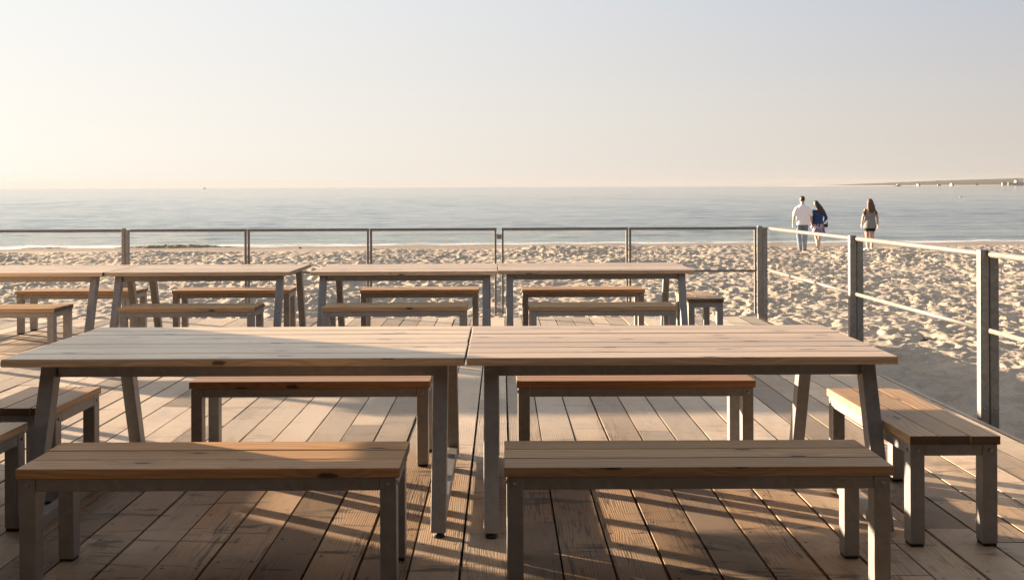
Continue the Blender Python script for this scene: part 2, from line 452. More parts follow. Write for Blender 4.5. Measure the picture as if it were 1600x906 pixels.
# sea
def make_sea():
    ny, nx = 620, 760
    Y1 = 35.5 * (420 / 35.5) ** np.linspace(0, 1, ny - 14)
    Y2 = np.array([440, 480, 540, 620, 760, 1000, 1400, 2000, 3000, 4500, 6500, 9000, 11500, 12500.0])
    Y = np.concatenate([Y1, Y2])[:, None]
    t = np.linspace(-1, 1, nx)[None, :]
    X = t * (0.78 * Y + 14) + 0 * Y
    Y = Y + 0 * t
    rng = np.random.RandomState(4)
    dY = np.gradient(Y, axis=0); dX = np.gradient(X, axis=1)
    Z = np.zeros_like(X)
    for i in range(60):
        L = 0.4 * (5.0 / 0.4) ** (rng.rand())
        th = rad(-90 + rng.normal(0, 26))
        kx, ky = 2 * np.pi / L * math.cos(th), 2 * np.pi / L * math.sin(th)
        a = 0.0028 * L ** 0.5 * (0.6 + 0.8 * rng.rand())
        att = np.clip((L / (dX * abs(math.cos(th)) + dY * abs(math.sin(th)) + 1e-6) - 2.0) / 3.0, 0, 1)
        ph = kx * X + ky * Y + rng.rand() * 6.28
        Z += a * att * (np.sin(ph) + 0.25 * np.cos(2 * ph))
    gust = 0.55 + 0.45 * np.clip(fbm(X * 0.035, Y * 0.02, 3, 9) + 0.5, 0, 1.4)
    d = Y - shore_y(X)
    Z = Z * gust * np.clip((d + 0.5) / 6, 0.12, 1)
    # two low swells running in to the shore
    for d0, A, w in ((3.2, 0.10, 0.7), (8.5, 0.085, 1.1), (15.0, 0.07, 1.5)):
        dd = d - d0 - 0.9 * fbm(X * 0.05, X * 0 + d0, 2, int(d0 * 7))
        amp = A * np.clip(0.5 + 1.1 * fbm(X * 0.07 + d0, X * 0 + 3, 2, 55), 0, 1)
        Z += amp * np.exp(-(dd / w) ** 2)
    return X, Y, SEA_Z + Z

N = NT('sea_water')
geo = N.n('ShaderNodeNewGeometry').outputs['Position']
sx = N.n('ShaderNodeSeparateXYZ', {0: geo})
b1 = N.noise(N.mapping(geo, (2.4, 5.5, 1)), 1.0, 6, 0.7)
b2 = N.noise(N.mapping(geo, (0.25, 0.6, 1)), 1.0, 5, 0.6)
hh = N.math('ADD', N.math('MULTIPLY', b1, 1.0), N.math('MULTIPLY', b2, 0.35))
shal = N.math('SUBTRACT', sx.outputs[1], N.math('MULTIPLY', sx.outputs[0], 0.035))
pat = N.noise(N.mapping(geo, (0.012, 0.03, 1)), 1.0, 4, 0.6)
col = N.mix(pat, (0.035, 0.075, 0.085, 1), (0.06, 0.11, 0.115, 1))
col = N.mix(N.step(shal, 60.0, 38.0), col, (0.16, 0.19, 0.16, 1))
fo = N.noise(N.mapping(geo, (0.5, 2.0, 1)), 1.0, 5, 0.7)
foam = N.math('MULTIPLY', N.step(N.math('ADD', fo, N.math('MULTIPLY', N.math('SUBTRACT', 39.6, shal), 0.10)), 0.55, 0.66), N.step(shal, 42.5, 39.5))
col = N.mix(foam, col, (0.75, 0.75, 0.72, 1))
N.set(N.p.inputs['Base Color'], col)
N.set(N.p.inputs['Roughness'], N.math('MULTIPLY_ADD', foam, 0.5, 0.07))
N.p.inputs['IOR'].default_value = 1.333
N.set(N.p.inputs['Normal'], N.bump(hh, 0.3, 0.07))
M['sea'] = N.m
o = grid_mesh('sea', *make_sea(), M['sea'])
o['kind'] = 'structure'

# headland across the bay, far right
def make_headland():
    ny, nx = 14, 420
    xs = np.linspace(1080, 3600, nx)[None, :]
    k = np.linspace(0, 1, ny)[:, None]
    Y = 3500 + 700 * k + 0 * xs - 0.10 * (xs - 1080) * (1 - k)
    rise = np.interp(xs, [1080, 1230, 1480, 1750, 2000, 2600, 3600], [0.1, 0.5, 4.2, 14.0, 23.0, 38.0, 58.0])
    prof = np.clip(np.sin(np.clip(k * 1.7, 0, 1) * np.pi / 2), 0, 1)
    can = 3.0 * fbm(xs / 28 + 0 * k, k * 9 + 0 * xs, 3, 3) * np.clip((rise - 4) / 10, 0, 1)
    Z = SEA_Z + (rise + can) * prof - 0.6 * (k < 0.01)
    return xs + 0 * k, Y, Z
N = NT('headland_scrub')
geo = N.n('ShaderNodeNewGeometry').outputs['Position']
sx = N.n('ShaderNodeSeparateXYZ', {0: geo})
c = N.mix(N.noise(geo, 0.03, 5, 0.7), (0.022, 0.034, 0.018, 1), (0.05, 0.06, 0.035, 1))
c = N.mix(N.step(N.math('ADD', sx.outputs[2], N.math('MULTIPLY', N.noise(geo, 0.01, 3), 2.0)), 3.4, 2.2), c, (0.50, 0.42, 0.33, 1))
N.set(N.p.inputs['Base Color'], c); N.p.inputs['Roughness'].default_value = 1.0
o = grid_mesh('headland_hill', *make_headland(), N.m)
o['kind'] = 'structure'

# ------------------------------------------------------------------ deck
rng = random.Random(11)
PITCH = 0.196; BW = 0.1895; X_FIRST = 0.227
DECK_X1 = 3.10; DECK_Y1 = 10.95; DECK_X0 = -9.0; DECK_Y0 = -3.0
mb = MB()
x = X_FIRST
while x + PITCH < DECK_X1 + 0.02: x += PITCH
while x > DECK_X0:
    x0 = x - PITCH + rng.uniform(0.0035, 0.0075); x1 = x - rng.uniform(0.0035, 0.0075)
    y = DECK_Y0 - rng.uniform(0, 2.4)
    while y < DECK_Y1:
        L = rng.choice([3.0, 3.6, 4.2, 4.8])
        y2 = min(y + L, DECK_Y1 + rng.uniform(-0.006, 0.006))
        if DECK_Y1 - y2 < 0.6: y2 = DECK_Y1 + rng.uniform(-0.006, 0.006)
        dz = rng.uniform(-0.0025, 0.0015); tilt = rng.uniform(-0.0015, 0.0015)
        tone = rng.choice([0.6, 0.74, 0.86, 0.96, 1.0, 1.1, 1.24, 1.42]) * rng.uniform(0.95, 1.05)
        a, b = y + 0.0015, y2 - 0.0015
        p = [(x0, a, -.03), (x1, a, -.03), (x0, b, -.03), (x1, b, -.03), (x0, a, dz + tilt), (x1, a, dz - tilt), (x0, b, dz + tilt), (x1, b, dz - tilt)]
        # UV: u along the plank, v centred on the plank (nail rows), each plank its own patch
        k = len(mb.uv)
        mb.hexa(p, 1, tone, (0, 0), rng.random())
        ou = round(rng.uniform(0, 60), 1) * 0.6; ov = 10.0 * rng.randrange(1, 40) + 5.0
        xc = (x0 + x1) / 2
        nv = [(u + ou, v - xc + ov) for (u, v) in mb.uv[k:]]
        mb.uv[k:] = nv
        y = y2 + 0.002
    x -= PITCH
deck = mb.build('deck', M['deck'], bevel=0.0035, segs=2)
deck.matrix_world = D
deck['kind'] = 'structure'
mb = MB()
for jy in np.arange(DECK_Y0, DECK_Y1, 0.6):
    mb.box((DECK_X0, jy, -0.18), (DECK_X1 - 0.06, jy + 0.05, -0.033), 0, 0.6, (jy * 3, 0))
mb.box((DECK_X1 - 0.05, DECK_Y0, -0.22), (DECK_X1 - 0.015, DECK_Y1 - 0.05, -0.034), 1, 0.8, (5, 9))
mb.box((DECK_X0, DECK_Y1 - 0.045, -0.22), (DECK_X1 - 0.012, DECK_Y1 - 0.012, -0.034), 0, 0.8, (15, 3))
o = mb.build('deck_substructure', M['deck']); o.matrix_world = D; o['kind'] = 'structure'

# ------------------------------------------------------------------ tables and benches
def board_off(r): return (r.uniform(0, 90), r.uniform(0, 90))

def add_bolts(leg, spots):
    for (p, nrm) in spots:
        mb = MB()
        p = Vector(p); nrm = Vector(nrm)
        mb.loft([p - nrm * .002, p + nrm * .002, p + nrm * .0055, p + nrm * .007], [.0085, .0085, .006, .002], 10, ref=(0, 0, 1))
        mb.build('bolt', M['bolt'], leg)

def make_table(label, x0, x1, y0, y1, seed, tint=(1, 1, 1), h=0.73, group=None, yaw=0.0, nb=7, inl=0.0):
    r = random.Random(seed)
    cx, cy = (x0 + x1) / 2, (y0 + y1) / 2
    L = x1 - x0; W = y1 - y0
    t = thing('picnic_table', label, 'table', (cx, cy, 0), group, yaw)
    mb = MB(); bw = W / nb
    for k in range(nb):
        a = -W / 2 + k * bw
        mb.box((-L / 2 + r.uniform(-.002, .002), a + .0015, h - .036 + r.uniform(-.0008, .0008)), (L / 2 + r.uniform(-.002, .002), a + bw - .003, h + r.uniform(-.0015, .0012)),
               0, r.uniform(0.86, 1.12), board_off(r), r.random())
    top = mb.build('tabletop', M['table'], t, 0.004, 2); top.color = (*tint, 1)
    zt = h - 0.037; lw = 0.064
    ix = L / 2 - 0.075 - lw / 2
    ty, fy = W / 2 - 0.10, W / 2 + 0.10            # leg centre at the top / at the foot
    for sxn in (-1, 1):
        for syn in (-1, 1):
            mb = MB()
            X = sxn * ix + (inl if sxn < 0 else 0)
            def ring(z):
                yc = syn * (fy + (ty - fy) * z / zt)
                return [(X - lw / 2, yc - lw / 2, z), (X + lw / 2, yc - lw / 2, z), (X - lw / 2, yc + lw / 2, z), (X + lw / 2, yc + lw / 2, z)]
            mb.hexa(ring(0.022) + ring(zt), 2, 1, board_off(r))
            leg = mb.build('leg', M['steel'], t, 0.004, 2)
            mb = MB(); yc = syn * fy
            mb.loft([(X, yc, 0.0), (X, yc, .012), (X, yc, .0125), (X, yc, .03)], [.024, .024, .012, .012], 14)
            mb.build('foot_pad', M['rubber'], leg)
        mb = MB()
        X = sxn * ix + (inl if sxn < 0 else 0)
        mb.box((X - .026, -fy + lw / 2 + .001, .022), (X + .026, fy - lw / 2 - .001, .070), 1)
        mb.build('foot_rail', M['steel'], t, 0.003, 2)
    for syn in (-1, 1):
        mb = MB()
        yy = syn * (ty + 0.004)
        mb.box((-ix + inl + lw / 2 + .001, yy - .016, zt - .056), (ix - lw / 2 - .001, yy + .016, zt - .001), 0)
        mb.build('apron', M['steel'], t, 0.003, 2)
    return t

def make_bench(label, x0, x1, y0, y1, seed, tint=(1, 1, 1), h=0.45, group=None, along='x', yaw=0.0, nb=3, th=0.036):
    r = random.Random(seed)
    cx, cy = (x0 + x1) / 2, (y0 + y1) / 2
    if along == 'x': L, W = x1 - x0, y1 - y0
    else: L, W = y1 - y0, x1 - x0
    yaw += rad(r.uniform(-.45, .45))
    t = thing('bench', label, 'bench', (cx, cy, 0), group, yaw + (0 if along == 'x' else rad(90)))
    mb = MB(); bw = W / nb
    for k in range(nb):
        a = -W / 2 + k * bw
        mb.box((-L / 2 + r.uniform(-.003, .003), a + .0025, h - th), (L / 2 + r.uniform(-.003, .003), a + bw - .0025, h + r.uniform(-.001, .001)), 0,
               r.uniform(0.84, 1.14), board_off(r), r.random())
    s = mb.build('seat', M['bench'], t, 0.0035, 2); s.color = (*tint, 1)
    zt = h - th - .001; lw = 0.060; ah = 0.046
    ix = L / 2 - .010 - lw / 2; iy = W / 2 - .008 - lw / 2
    for sxn in (-1, 1):
        for syn in (-1, 1):
            mb = MB(); X, Yc = sxn * ix, syn * iy
            mb.box((X - lw / 2, Yc - lw / 2, .012), (X + lw / 2, Yc + lw / 2, zt), 2, 1, board_off(r))
            leg = mb.build('leg', M['steel'], t, 0.004, 2)
            add_bolts(leg, [((X + sxn * lw / 2, Yc, zt - .024), (sxn, 0, 0)), ((X, Yc + syn * lw / 2, zt - .024), (0, syn, 0))])
            mb = MB(); mb.box((X - .026, Yc - .026, 0.0), (X + .026, Yc + .026, .0115), 2)
            mb.build('foot_pad', M['rubber'], leg)
    mb = MB()
    for syn in (-1, 1):
        yy = syn * (iy + lw / 2 - .016)
        mb.box((-ix + lw / 2 + .0008, yy - .0145, zt - ah), (ix - lw / 2 - .0008, yy + .0145, zt), 0)
    for sxn in (-1, 1):
        xx = sxn * (ix + lw / 2 - .016)
        mb.box((xx - .0145, -iy + lw / 2 + .0008, zt - ah), (xx + .0145, iy - lw / 2 - .0008, zt), 1)
    mb.build('seat_frame', M['steel'], t, 0.003, 2)
    return t

GT = 'wooden picnic tables on the deck'
GB = 'slatted wooden benches on the deck'
T = make_table
T('large pale wooden table in front, left one of the two nearest, half in shade', -2.155, -0.163, 3.985, 4.965, 1, (1.18, 1.13, 1.04), group=GT, inl=0.065)
T('large wooden table in front, right one of the two nearest, evenly sunlit', -0.156, 1.70, 3.975, 4.955, 2, (.98, .90, .83), group=GT)
T('back row table cut off by the left edge of the photo', -5.56, -3.722, 8.64, 9.64, 3, (1.05, .97, .88), group=GT)
T('back row table butted against the cut-off table, second from the left', -3.715, -1.985, 8.66, 9.66, 4, (1.05, .97, .88), group=GT)
T('back row table third from the left, behind the near left table', -1.785, -0.045, 8.62, 9.62, 5, (1.04, .95, .86), group=GT)
T('back row table farthest right, beside the glass railing corner', -0.035, 1.805, 8.70, 9.68, 6, (1.03, .93, .84), group=GT)
B = make_bench
B('nearest bench on the left, orange wood lit by a wedge of sunlight', -1.748, -0.372, 3.322, 3.69, 11, (1.12, .92, .70), group=GB)
B('nearest bench on the right, knotty tan seat wholly in shade', 0.004, 1.402, 3.322, 3.69, 12, (1.0, .93, .82), group=GB)
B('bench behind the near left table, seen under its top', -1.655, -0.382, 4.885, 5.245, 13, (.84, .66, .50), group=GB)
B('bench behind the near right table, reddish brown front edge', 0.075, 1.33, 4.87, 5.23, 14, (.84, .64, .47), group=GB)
B('bench set end-on to the right of the near right table, three wide boards', 1.632, 2.003, 3.735, 4.67, 15, (.95, .86, .72), group=GB, along='y')
B('short end-on bench behind the left leg of the near left table', -2.435, -2.068, 4.30, 4.79, 16, (1.05, .95, .84), group=GB, along='y')
B('bench end cut off by the left edge, just nearer than the short end-on bench', -2.43, -2.06, 3.53, 4.03, 17, (1.0, .95, .86), group=GB, along='y')
B('bench before the cut-off back row table, its right end in view', -5.30, -3.955, 8.20, 8.57, 18, (1.0, .92, .78), group=GB)
B('shaded bench before the second back row table from the left', -3.40, -2.19, 8.20, 8.57, 19, (.98, .88, .72), group=GB)
B('bench before the third back row table, touched by a streak of sun', -1.60, -0.31, 8.19, 8.56, 20, (1.0, .90, .74), group=GB)
B('shaded bench before the farthest right back row table', 0.235, 1.545, 8.18, 8.55, 21, (.98, .90, .76), group=GB)
B('rear bench behind the cut-off back row table, sunlit top', -5.10, -3.84, 9.72, 10.07, 22, (1.05, .90, .72), group=GB)
B('rear bench behind the second back row table from the left, sunlit top', -3.48, -2.235, 9.76, 10.11, 23, (1.05, .90, .70), group=GB)
B('rear bench behind the third back row table, brown front edge', -1.495, -0.245, 9.72, 10.07, 24, (1.02, .84, .64), group=GB)
B('rear bench behind the farthest right back row table, yellowish front edge', 0.205, 1.495, 9.70, 10.05, 25, (1.05, .86, .64), group=GB)
B('small end-on bench at the right end of the back row, beside the railing', 1.755, 2.10, 8.78, 9.42, 26, (1.05, .97, .84), group=GB, along='y')
# their neighbours just out of the picture on the left: their shadows rake across the planks
T('front row table out of view to the left', -5.15, -3.32, 3.98, 4.95, 7, (1.0, .95, .9), group=GT)
B('front row rear bench out of view to the left', -4.9, -3.6, 4.95, 5.31, 27, (1.0, .9, .75), group=GB)
B('second end-on bench out of view to the left', -4.40, -4.03, 5.60, 6.55, 28, (1.0, .9, .75), group=GB, along='y')

# ------------------------------------------------------------------ glass railing
N = NT('railing_glass')
tr = N.n('ShaderNodeBsdfTransparent'); tr.inputs[0].default_value = (0.985, 0.99, 0.985, 1)
gl = N.n('ShaderNodeBsdfGlossy'); gl.inputs['Roughness'].default_value = 0.03
df = N.n('ShaderNodeBsdfDiffuse'); df.inputs[0].default_value = (0.8, 0.8, 0.78, 1)
gg = N.n('ShaderNodeNewGeometry')
dt = N.n('ShaderNodeVectorMath', operation='DOT_PRODUCT'); N.set(dt.inputs[0], gg.outputs['Incoming']); N.set(dt.inputs[1], gg.outputs['Normal'])
schlick = N.math('MULTIPLY_ADD', N.math('POWER', N.math('SUBTRACT', 1.0, N.math('ABSOLUTE', dt.outputs['Value'])), 5.0), 0.35, 0.02)
tcg = N.n('ShaderNodeTexCoord').outputs['Object']
dirt = N.math('MULTIPLY', N.step(N.noise(N.mapping(tcg, (5, 5, 2.0)), 1.0, 4, 0.65), 0.45, 0.8), 0.004)
dirt = N.math('ADD', dirt, 0.001)
m1 = N.n('ShaderNodeMixShader', {0: schlick, 1: tr.outputs[0], 2: gl.outputs[0]})
m2 = N.n('ShaderNodeMixShader', {0: dirt, 1: m1.outputs[0], 2: df.outputs[0]})
N.set(N.out.inputs[0], m2.outputs[0])
M['glass'] = N.m

RT = 1.055       # rail top over the deck
def tube(mb, a, b, r=0.0135): mb.loft([a, b], [r, r], 14, ref=(0, 0, 1))

def make_panel(parent, p0, p1, stile=(True, True), top=RT, mid=0.535, rt=0.017, z0=0.03, mr=.0135):
    """framed glass panel from p0 to p1 (deck plan), hung on the posts"""
    p0 = Vector((*p0, 0)); p1 = Vector((*p1, 0)); d = (p1 - p0); L = d.length; d.normalize()
    nrm = Vector((-d.y, d.x, 0))
    mb = MB()
    def bar(a, b, za, zb, hw=0.0125, ht=0.0125):
        """bar between plan distances a,b ; heights za,zb"""
        if abs(za - zb) < 1e-6:
            q = [(p0 + d * s + nrm * (w * hw) + Vector((0, 0, za + v * ht))) for v in (-1, 1) for w in (-1, 1) for s in (a, b)]
        else:
            q = [(p0 + d * (a + u * hw * 2) + nrm * (w * hw) + Vector((0, 0, z))) for z in (za, zb) for w in (-1, 1) for u in (0, 1)]
        mb.hexa([tuple(v) for v in q], 0)
    # round-cornered top tube
    mb.loft([tuple(p0 + Vector((0, 0, top - rt))), tuple(p1 + Vector((0, 0, top - rt)))], [(rt, rt)] * 2, 16, ref=(0, 0, 1))
    if stile[0]: bar(0.002, 0, z0, top - rt * 1.2)
    if stile[1]: bar(L - 0.027, 0, z0, top - rt * 1.2)
    pan = mb.build('railing_panel', M['rail'], parent, 0.003, 2)
    mb = MB()
    q0 = p0 + d * 0.028; q1 = p1 - d * 0.028
    mb.loft([tuple(q0 + nrm * -.0165 + Vector((0, 0, mid))), tuple(q1 + nrm * -.0165 + Vector((0, 0, mid)))], [(mr, .0085)] * 2, 14, ref=(0, 0, 1))
    mb.build('mid_rail', M['rail'], pan)
    mb = MB()
    qs = [(p0 + d * s + nrm * (w * 0.003) + Vector((0, 0, z))) for z in (z0 + .027, top - 2 * rt - .002) for w in (-1, 1) for s in (0.03, L - 0.03)]
    mb.hexa([tuple(v) for v in qs], 0)
    mb.build('glass_pane', M['glass'], pan)
    return pan

def make_post(parent, x, y, top=1.065, bottom=-0.20, w=0.056, dpt=0.05, gap=0.009, dirv=(1, 0)):
    """a pair of bolted steel profiles side by side along dirv"""
    mb = MB()
    ux, uy = dirv
    pr = []
    for k, tt in ((-1, top), (1, top - 0.018)):
        c = k * (w + gap) / 2
        if ux: mb.box((x + c - w / 2, y - dpt / 2, bottom), (x + c + w / 2, y + dpt / 2, tt), 2)
        else: mb.box((x - dpt / 2, y + c - w / 2, bottom), (x + dpt / 2, y + c + w / 2, tt), 2)
        for z in (top - .115, 0.035, 0.545):
            pr.append(((x + c * (1.1), y - dpt / 2, z), (0, -1, 0)))
    po = mb.build('post', M['galv'], parent, 0.004, 2)
    add_bolts(po, pr)
    return po

RX = 3.155; RY = 11.0
t = thing('glass_railing', 'galvanised steel and glass railing along the seaward edge of the deck', 'railing', (0, 0, 0))
xs = [-9.1, -7.58, -6.06, -4.46, -3.02, -1.57, -0.035, 1.50, 3.02]
for i in range(len(xs) - 1):
    g = 0.0045
    a = xs[i] + (0.055 if abs(xs[i] + 4.46) < .01 else 0.028 if abs(xs[i] + 0.035) < .01 else g)
    b = xs[i + 1] - (0.055 if abs(xs[i + 1] + 4.46) < .01 else 0.028 if abs(xs[i + 1] + 0.035) < .01 else g)
    make_panel(t, (a, RY), (b, RY), stile=(abs(xs[i] + 4.46) > .01, abs(xs[i + 1] + 4.46) > .01))
make_post(t, -4.46, RY, w=0.040, dpt=0.045, gap=.004)
make_post(t, 3.085, RY, w=0.052, dpt=0.045)
for z in (0.95, 0.08):
    mb = MB(); mb.box((-0.062, RY - .008, z - .028), (-0.008, RY + .008, z + .028), 0)
    mb.build('bracket', M['galv'], t, 0.003, 2)
t = thing('glass_railing', 'galvanised steel and glass railing running towards the viewer along the right deck edge', 'railing', (0, 0, 0))
ys = [10.98, 8.28, 6.03, 3.75, 1.45]
for i in range(len(ys) - 1):
    make_panel(t, (RX, ys[i] - 0.028), (RX, ys[i + 1] + 0.028), stile=(False, False), rt=0.020, mid=0.545, mr=.016)
for y in ys[1:]:
    make_post(t, RX, y)

# ------------------------------------------------------------------ kiosk added out of view on the left, shaped to shade the near left corner
k = thing('shade_blocker', 'added unseen shade-casting kiosk with counter and flat roof, left of the deck tables', 'blocker', (-6.6, 3.41, 0))
mb = MB()
for i in range(12):
    mb.box((-1.6, -2.4 + i * .3945, 0.0), (1.6, -2.4 + i * .3945 + .39, 2.3), 2, random.Random(i).uniform(.85, 1.1), (i * 3.3, i * 1.7))
mb.build('wall', M['bench'], k)
mb = MB(); mb.box((-1.5, 2.46, 0.0), (1.6, 2.85, 0.95), 0, 1, (3, 3)); mb.build('counter', M['table'], k)
mb = MB(); mb.box((-1.9, -2.7, 2.303), (1.62, 3.36, 2.42), 0, 1, (7, 3)); mb.box((1.56, 2.345, 1.15), (1.60, 3.32, 2.30), 0, 1, (4, 2)); mb.build('roof', M['bench'], k)  # side panel set so its shade crosses the left tabletop

# unseen pavilion added behind the viewer to cut sky light on the near deck
t = thing('sky_screen', 'added unseen timber pavilion, its deep roof darkening the near end of the deck', 'sky screen', (-1.5, -5.0, 0))
mb = MB(); r_ = random.Random(5)
for i in range(60):
    mb.box((-12 + i * .4, -.12, -.03), (-12 + i * .4 + .392, 0, 2.8), 2, r_.uniform(.4, .6), (i * 2.1, i * 3.7))
mb.build('wall', M['deck'], t)
mb = MB(); mb.box((-12.3, -.4, 2.803), (12.3, 7.5, 2.95), 0, .5, (3, 8)); mb.build('roof', M['deck'], t)
for i in range(4):
    mb = MB(); mb.box((-9 + i * 5.2, .003, 0), (-9 + i * 5.2 + 2.2, .05, 2.2), 2); d_ = mb.build('door', M['steel'], t)
for i in range(5):
    mb = MB(); mb.box((-12 + i * 5.9, 3.3, -.03), (-12 + i * 5.9 + .16, 3.46, 2.8), 2, .5, (i, i)); mb.build('post', M['deck'], t)

# ------------------------------------------------------------------ people on the beach
def fabric(name, col, var=0.12, scale=14):
    return plain(name, col, 0.85, 0.0, var, scale, 0.2)
M['skin'] = plain('skin', (0.50, 0.30, 0.21), 0.5, 0, 0.06)
M['white_shirt'] = fabric('white_cotton', (0.78, 0.75, 0.76), 0.05)
M['jeans'] = fabric('pale_denim', (0.13, 0.175, 0.24), 0.25, 9)
M['blue_knit'] = fabric('blue_knit', (0.010, 0.035, 0.11), 0.15)
M['grey_top'] = fabric('grey_jersey', (0.21, 0.19, 0.18), 0.1)
M['maroon'] = fabric('maroon_jersey', (0.09, 0.045, 0.035), 0.1)
M['black_cloth'] = fabric('black_cloth', (0.012, 0.012, 0.014), 0.1)
M['white_shoe'] = fabric('white_canvas', (0.75, 0.72, 0.70), 0.05)
M['brown_shoe'] = fabric('brown_leather', (0.09, 0.05, 0.03), 0.1)
M['hair_dark'] = plain('dark_brown_hair', (0.025, 0.014, 0.009), 0.45, 0, 0.4, 40, 0.5)
M['hair_brown'] = plain('chestnut_hair', (0.075, 0.032, 0.013), 0.45, 0, 0.5, 40, 0.5)
N = NT('floral_cloth')
tc = N.n('ShaderNodeTexCoord').outputs['Object']
v1 = N.n('ShaderNodeTexVoronoi'); N.set(v1.inputs['Vector'], tc); v1.inputs['Scale'].default_value = 22
v2 = N.n('ShaderNodeTexVoronoi'); N.set(v2.inputs['Vector'], N.mapping(tc, (1, 1, 1), (3, 1, 2))); v2.inputs['Scale'].default_value = 17
c = N.mix(N.math('LESS_THAN', v1.outputs['Distance'], 0.38), (0.05, 0.05, 0.11, 1), (0.62, 0.60, 0.64, 1))
c = N.mix(N.math('LESS_THAN', v2.outputs['Distance'], 0.28), c, (0.30, 0.07, 0.09, 1))
N.set(N.p.inputs['Base Color'], c); N.p.inputs['Roughness'].default_value = 0.8
M['floral'] = N.m

def fused(mb, name, mat, parent, voxel=0.011, smooth=6):
    """fuse the overlapping lofts into one continuous skin"""
    o = mb.build(name, mat, None)
    r = o.modifiers.new('fuse', 'REMESH'); r.mode = 'VOXEL'; r.voxel_size = voxel; r.use_smooth_shade = True
    s = o.modifiers.new('smooth', 'SMOOTH'); s.iterations = smooth; s.factor = 0.5
    bpy.context.view_layer.update()
    ev = o.evaluated_get(bpy.context.evaluated_depsgraph_get())
    me = bpy.data.meshes.new_from_object(ev)
    bpy.data.objects.remove(o, do_unlink=True)
    me.materials.clear(); me.materials.append(mat)
    me.polygons.foreach_set('use_smooth', np.full(len(me.polygons), True))
    o = bpy.data.objects.new(name, me); C.objects.link(o)
    if parent: o.parent = parent
    return o

def limb(mb, pts, rs, n=14):
    P = []; R = []
    for i in range(len(pts) - 1):
        a, b = Vector(pts[i]), Vector(pts[i + 1])
        for k in range(5):
            f = k / 5; P.append(a.lerp(b, f)); R.append(rs[i] + (rs[i + 1] - rs[i]) * f)
    P.append(Vector(pts[-1])); R.append(rs[-1])
    # rounded ends
    d0 = (P[0] - P[1]).normalized(); d1 = (P[-1] - P[-2]).normalized()
    P = [P[0] + d0 * R[0] * .8, P[0] + d0 * R[0] * .5] + P + [P[-1] + d1 * R[-1] * .5, P[-1] + d1 * R[-1] * .8]
    R = [R[0] * .5, R[0] * .85] + R + [R[-1] * .85, R[-1] * .5]
    mb.loft([tuple(p) for p in P], R, n)

def hand(mb, wrist, dirv, side, s=1.0, curl=0.25):
    w = Vector(wrist); d = Vector(dirv).normalized()
    fwd = Vector((0, 1, 0)); fwd = (fwd - d * fwd.dot(d)).normalized()
    inn = d.cross(fwd) * 1.0
    if inn.x * side > 0: inn = -inn              # towards the body
    palm = [w, w + d * .03 * s, w + d * .065 * s, w + d * .095 * s]
    mb.loft([tuple(p) for p in palm], [(.022 * s, .016 * s), (.036 * s, .016 * s), (.040 * s, .015 * s), (.036 * s, .012 * s)], 12, ref=tuple(fwd))
    for i, (o, L) in enumerate(((.030, .072), (.010, .082), (-.010, .076), (-.029, .060))):
        b = w + d * .085 * s + fwd * o * s
        m = b + (d * (1 - curl * .3) + inn * curl).normalized() * L * .5 * s
        e = m + (d * (1 - curl) + inn * curl * 1.6).normalized() * L * .5 * s
        limb(mb, [b, m, e], [.0095 * s, .0088 * s, .0075 * s], 8)
    b = w + d * .025 * s + fwd * .028 * s
    m = b + (d * .6 + fwd * .8).normalized() * .04 * s
    limb(mb, [b, m, m + (d + fwd * .25 + inn * .2).normalized() * .035 * s], [.013 * s, .0105 * s, .0085 * s], 8)

def head(mb, c, s=1.0, tilt=0.0):
    """head centred at c facing +Y; tilt leans the crown sideways"""
    c = Vector(c); Rm = Matrix.Rotation(tilt, 3, 'Y')
    T_ = lambda p: tuple(c + Rm @ (Vector(p) * s))
    rings = [(-.118, .030, .030, .045), (-.10, .045, .05, .035), (-.06, .060, .075, .012), (-.02, .069, .087, .003), (.03, .075, .096, -.004), (.07, .070, .09, -.008), (.10, .050, .066, -.010), (.118, .022, .03, -.010)]
    mb.loft([T_((0, yo, z)) for z, a, b, yo in rings], [(a * s, b * s) for z, a, b, yo in rings], 18)
    limb(mb, [T_((0, .088, .012)), T_((0, .112, -.028))], [.010 * s, .015 * s], 8)                 # nose
    limb(mb, [T_((-.022, .082, -.064)), T_((.022, .082, -.064))], [.009 * s, .009 * s], 8)          # lips
    for k in (-1, 1):
        limb(mb, [T_((k * .076, -.008, .02)), T_((k * .072, .0, -.03))], [.016 * s, .010 * s], 8)   # ears
    return T_

def eyes(T_, s, parent):
    mb = MB()
    for k in (-1, 1):
        mb.loft([T_((k * .03, .078, .012)), T_((k * .03, .088, .012)), T_((k * .03, .091, .012))], [(.013 * s, .008 * s), (.011 * s, .007 * s), (.003 * s, .003 * s)], 10)
    mb.build('eyes', M['black_cloth'], parent)

def sand_z(x, y): return float(sand_base(np.array([y - (float(shore_y(np.array([x]))[0]) - 37.6)]))[0])

# the man
px, py = 9.68, 29.9
man = thing('person', 'man in white shirt and pale jeans, back turned, hand in hand with a woman', 'person', (px, py, sand_z(px, py) + .015), 'people walking on the beach', 0, False)
body = MB()
body.loft([(0, 0, z) for z in (.84, .90, .98, 1.08, 1.22, 1.36, 1.44, 1.49, 1.53, 1.60)],
          [(.12, .09), (.165, .115), (.165, .115), (.155, .105), (.175, .12), (.19, .115), (.155, .09), (.068, .066), (.058, .06), (.055, .058)], 20)
T_ = head(body, (0.0, .02, 1.652), 0.98)
Ls = [(-.185, 0, 1.385), (-.27, -.015, 1.13), (-.285, .05, .885)]
Rs = [(.185, 0, 1.385), (.275, -.02, 1.13), (.31, .04, .89)]
for A, s in ((Ls, -1), (Rs, 1)):
    limb(body, A, [.052, .041, .028]); hand(body, A[2], Vector(A[2]) - Vector(A[1]), s)
Lk = [(-.095, 0, .90), (-.098, .05, .50), (-.085, -.05, .09)]
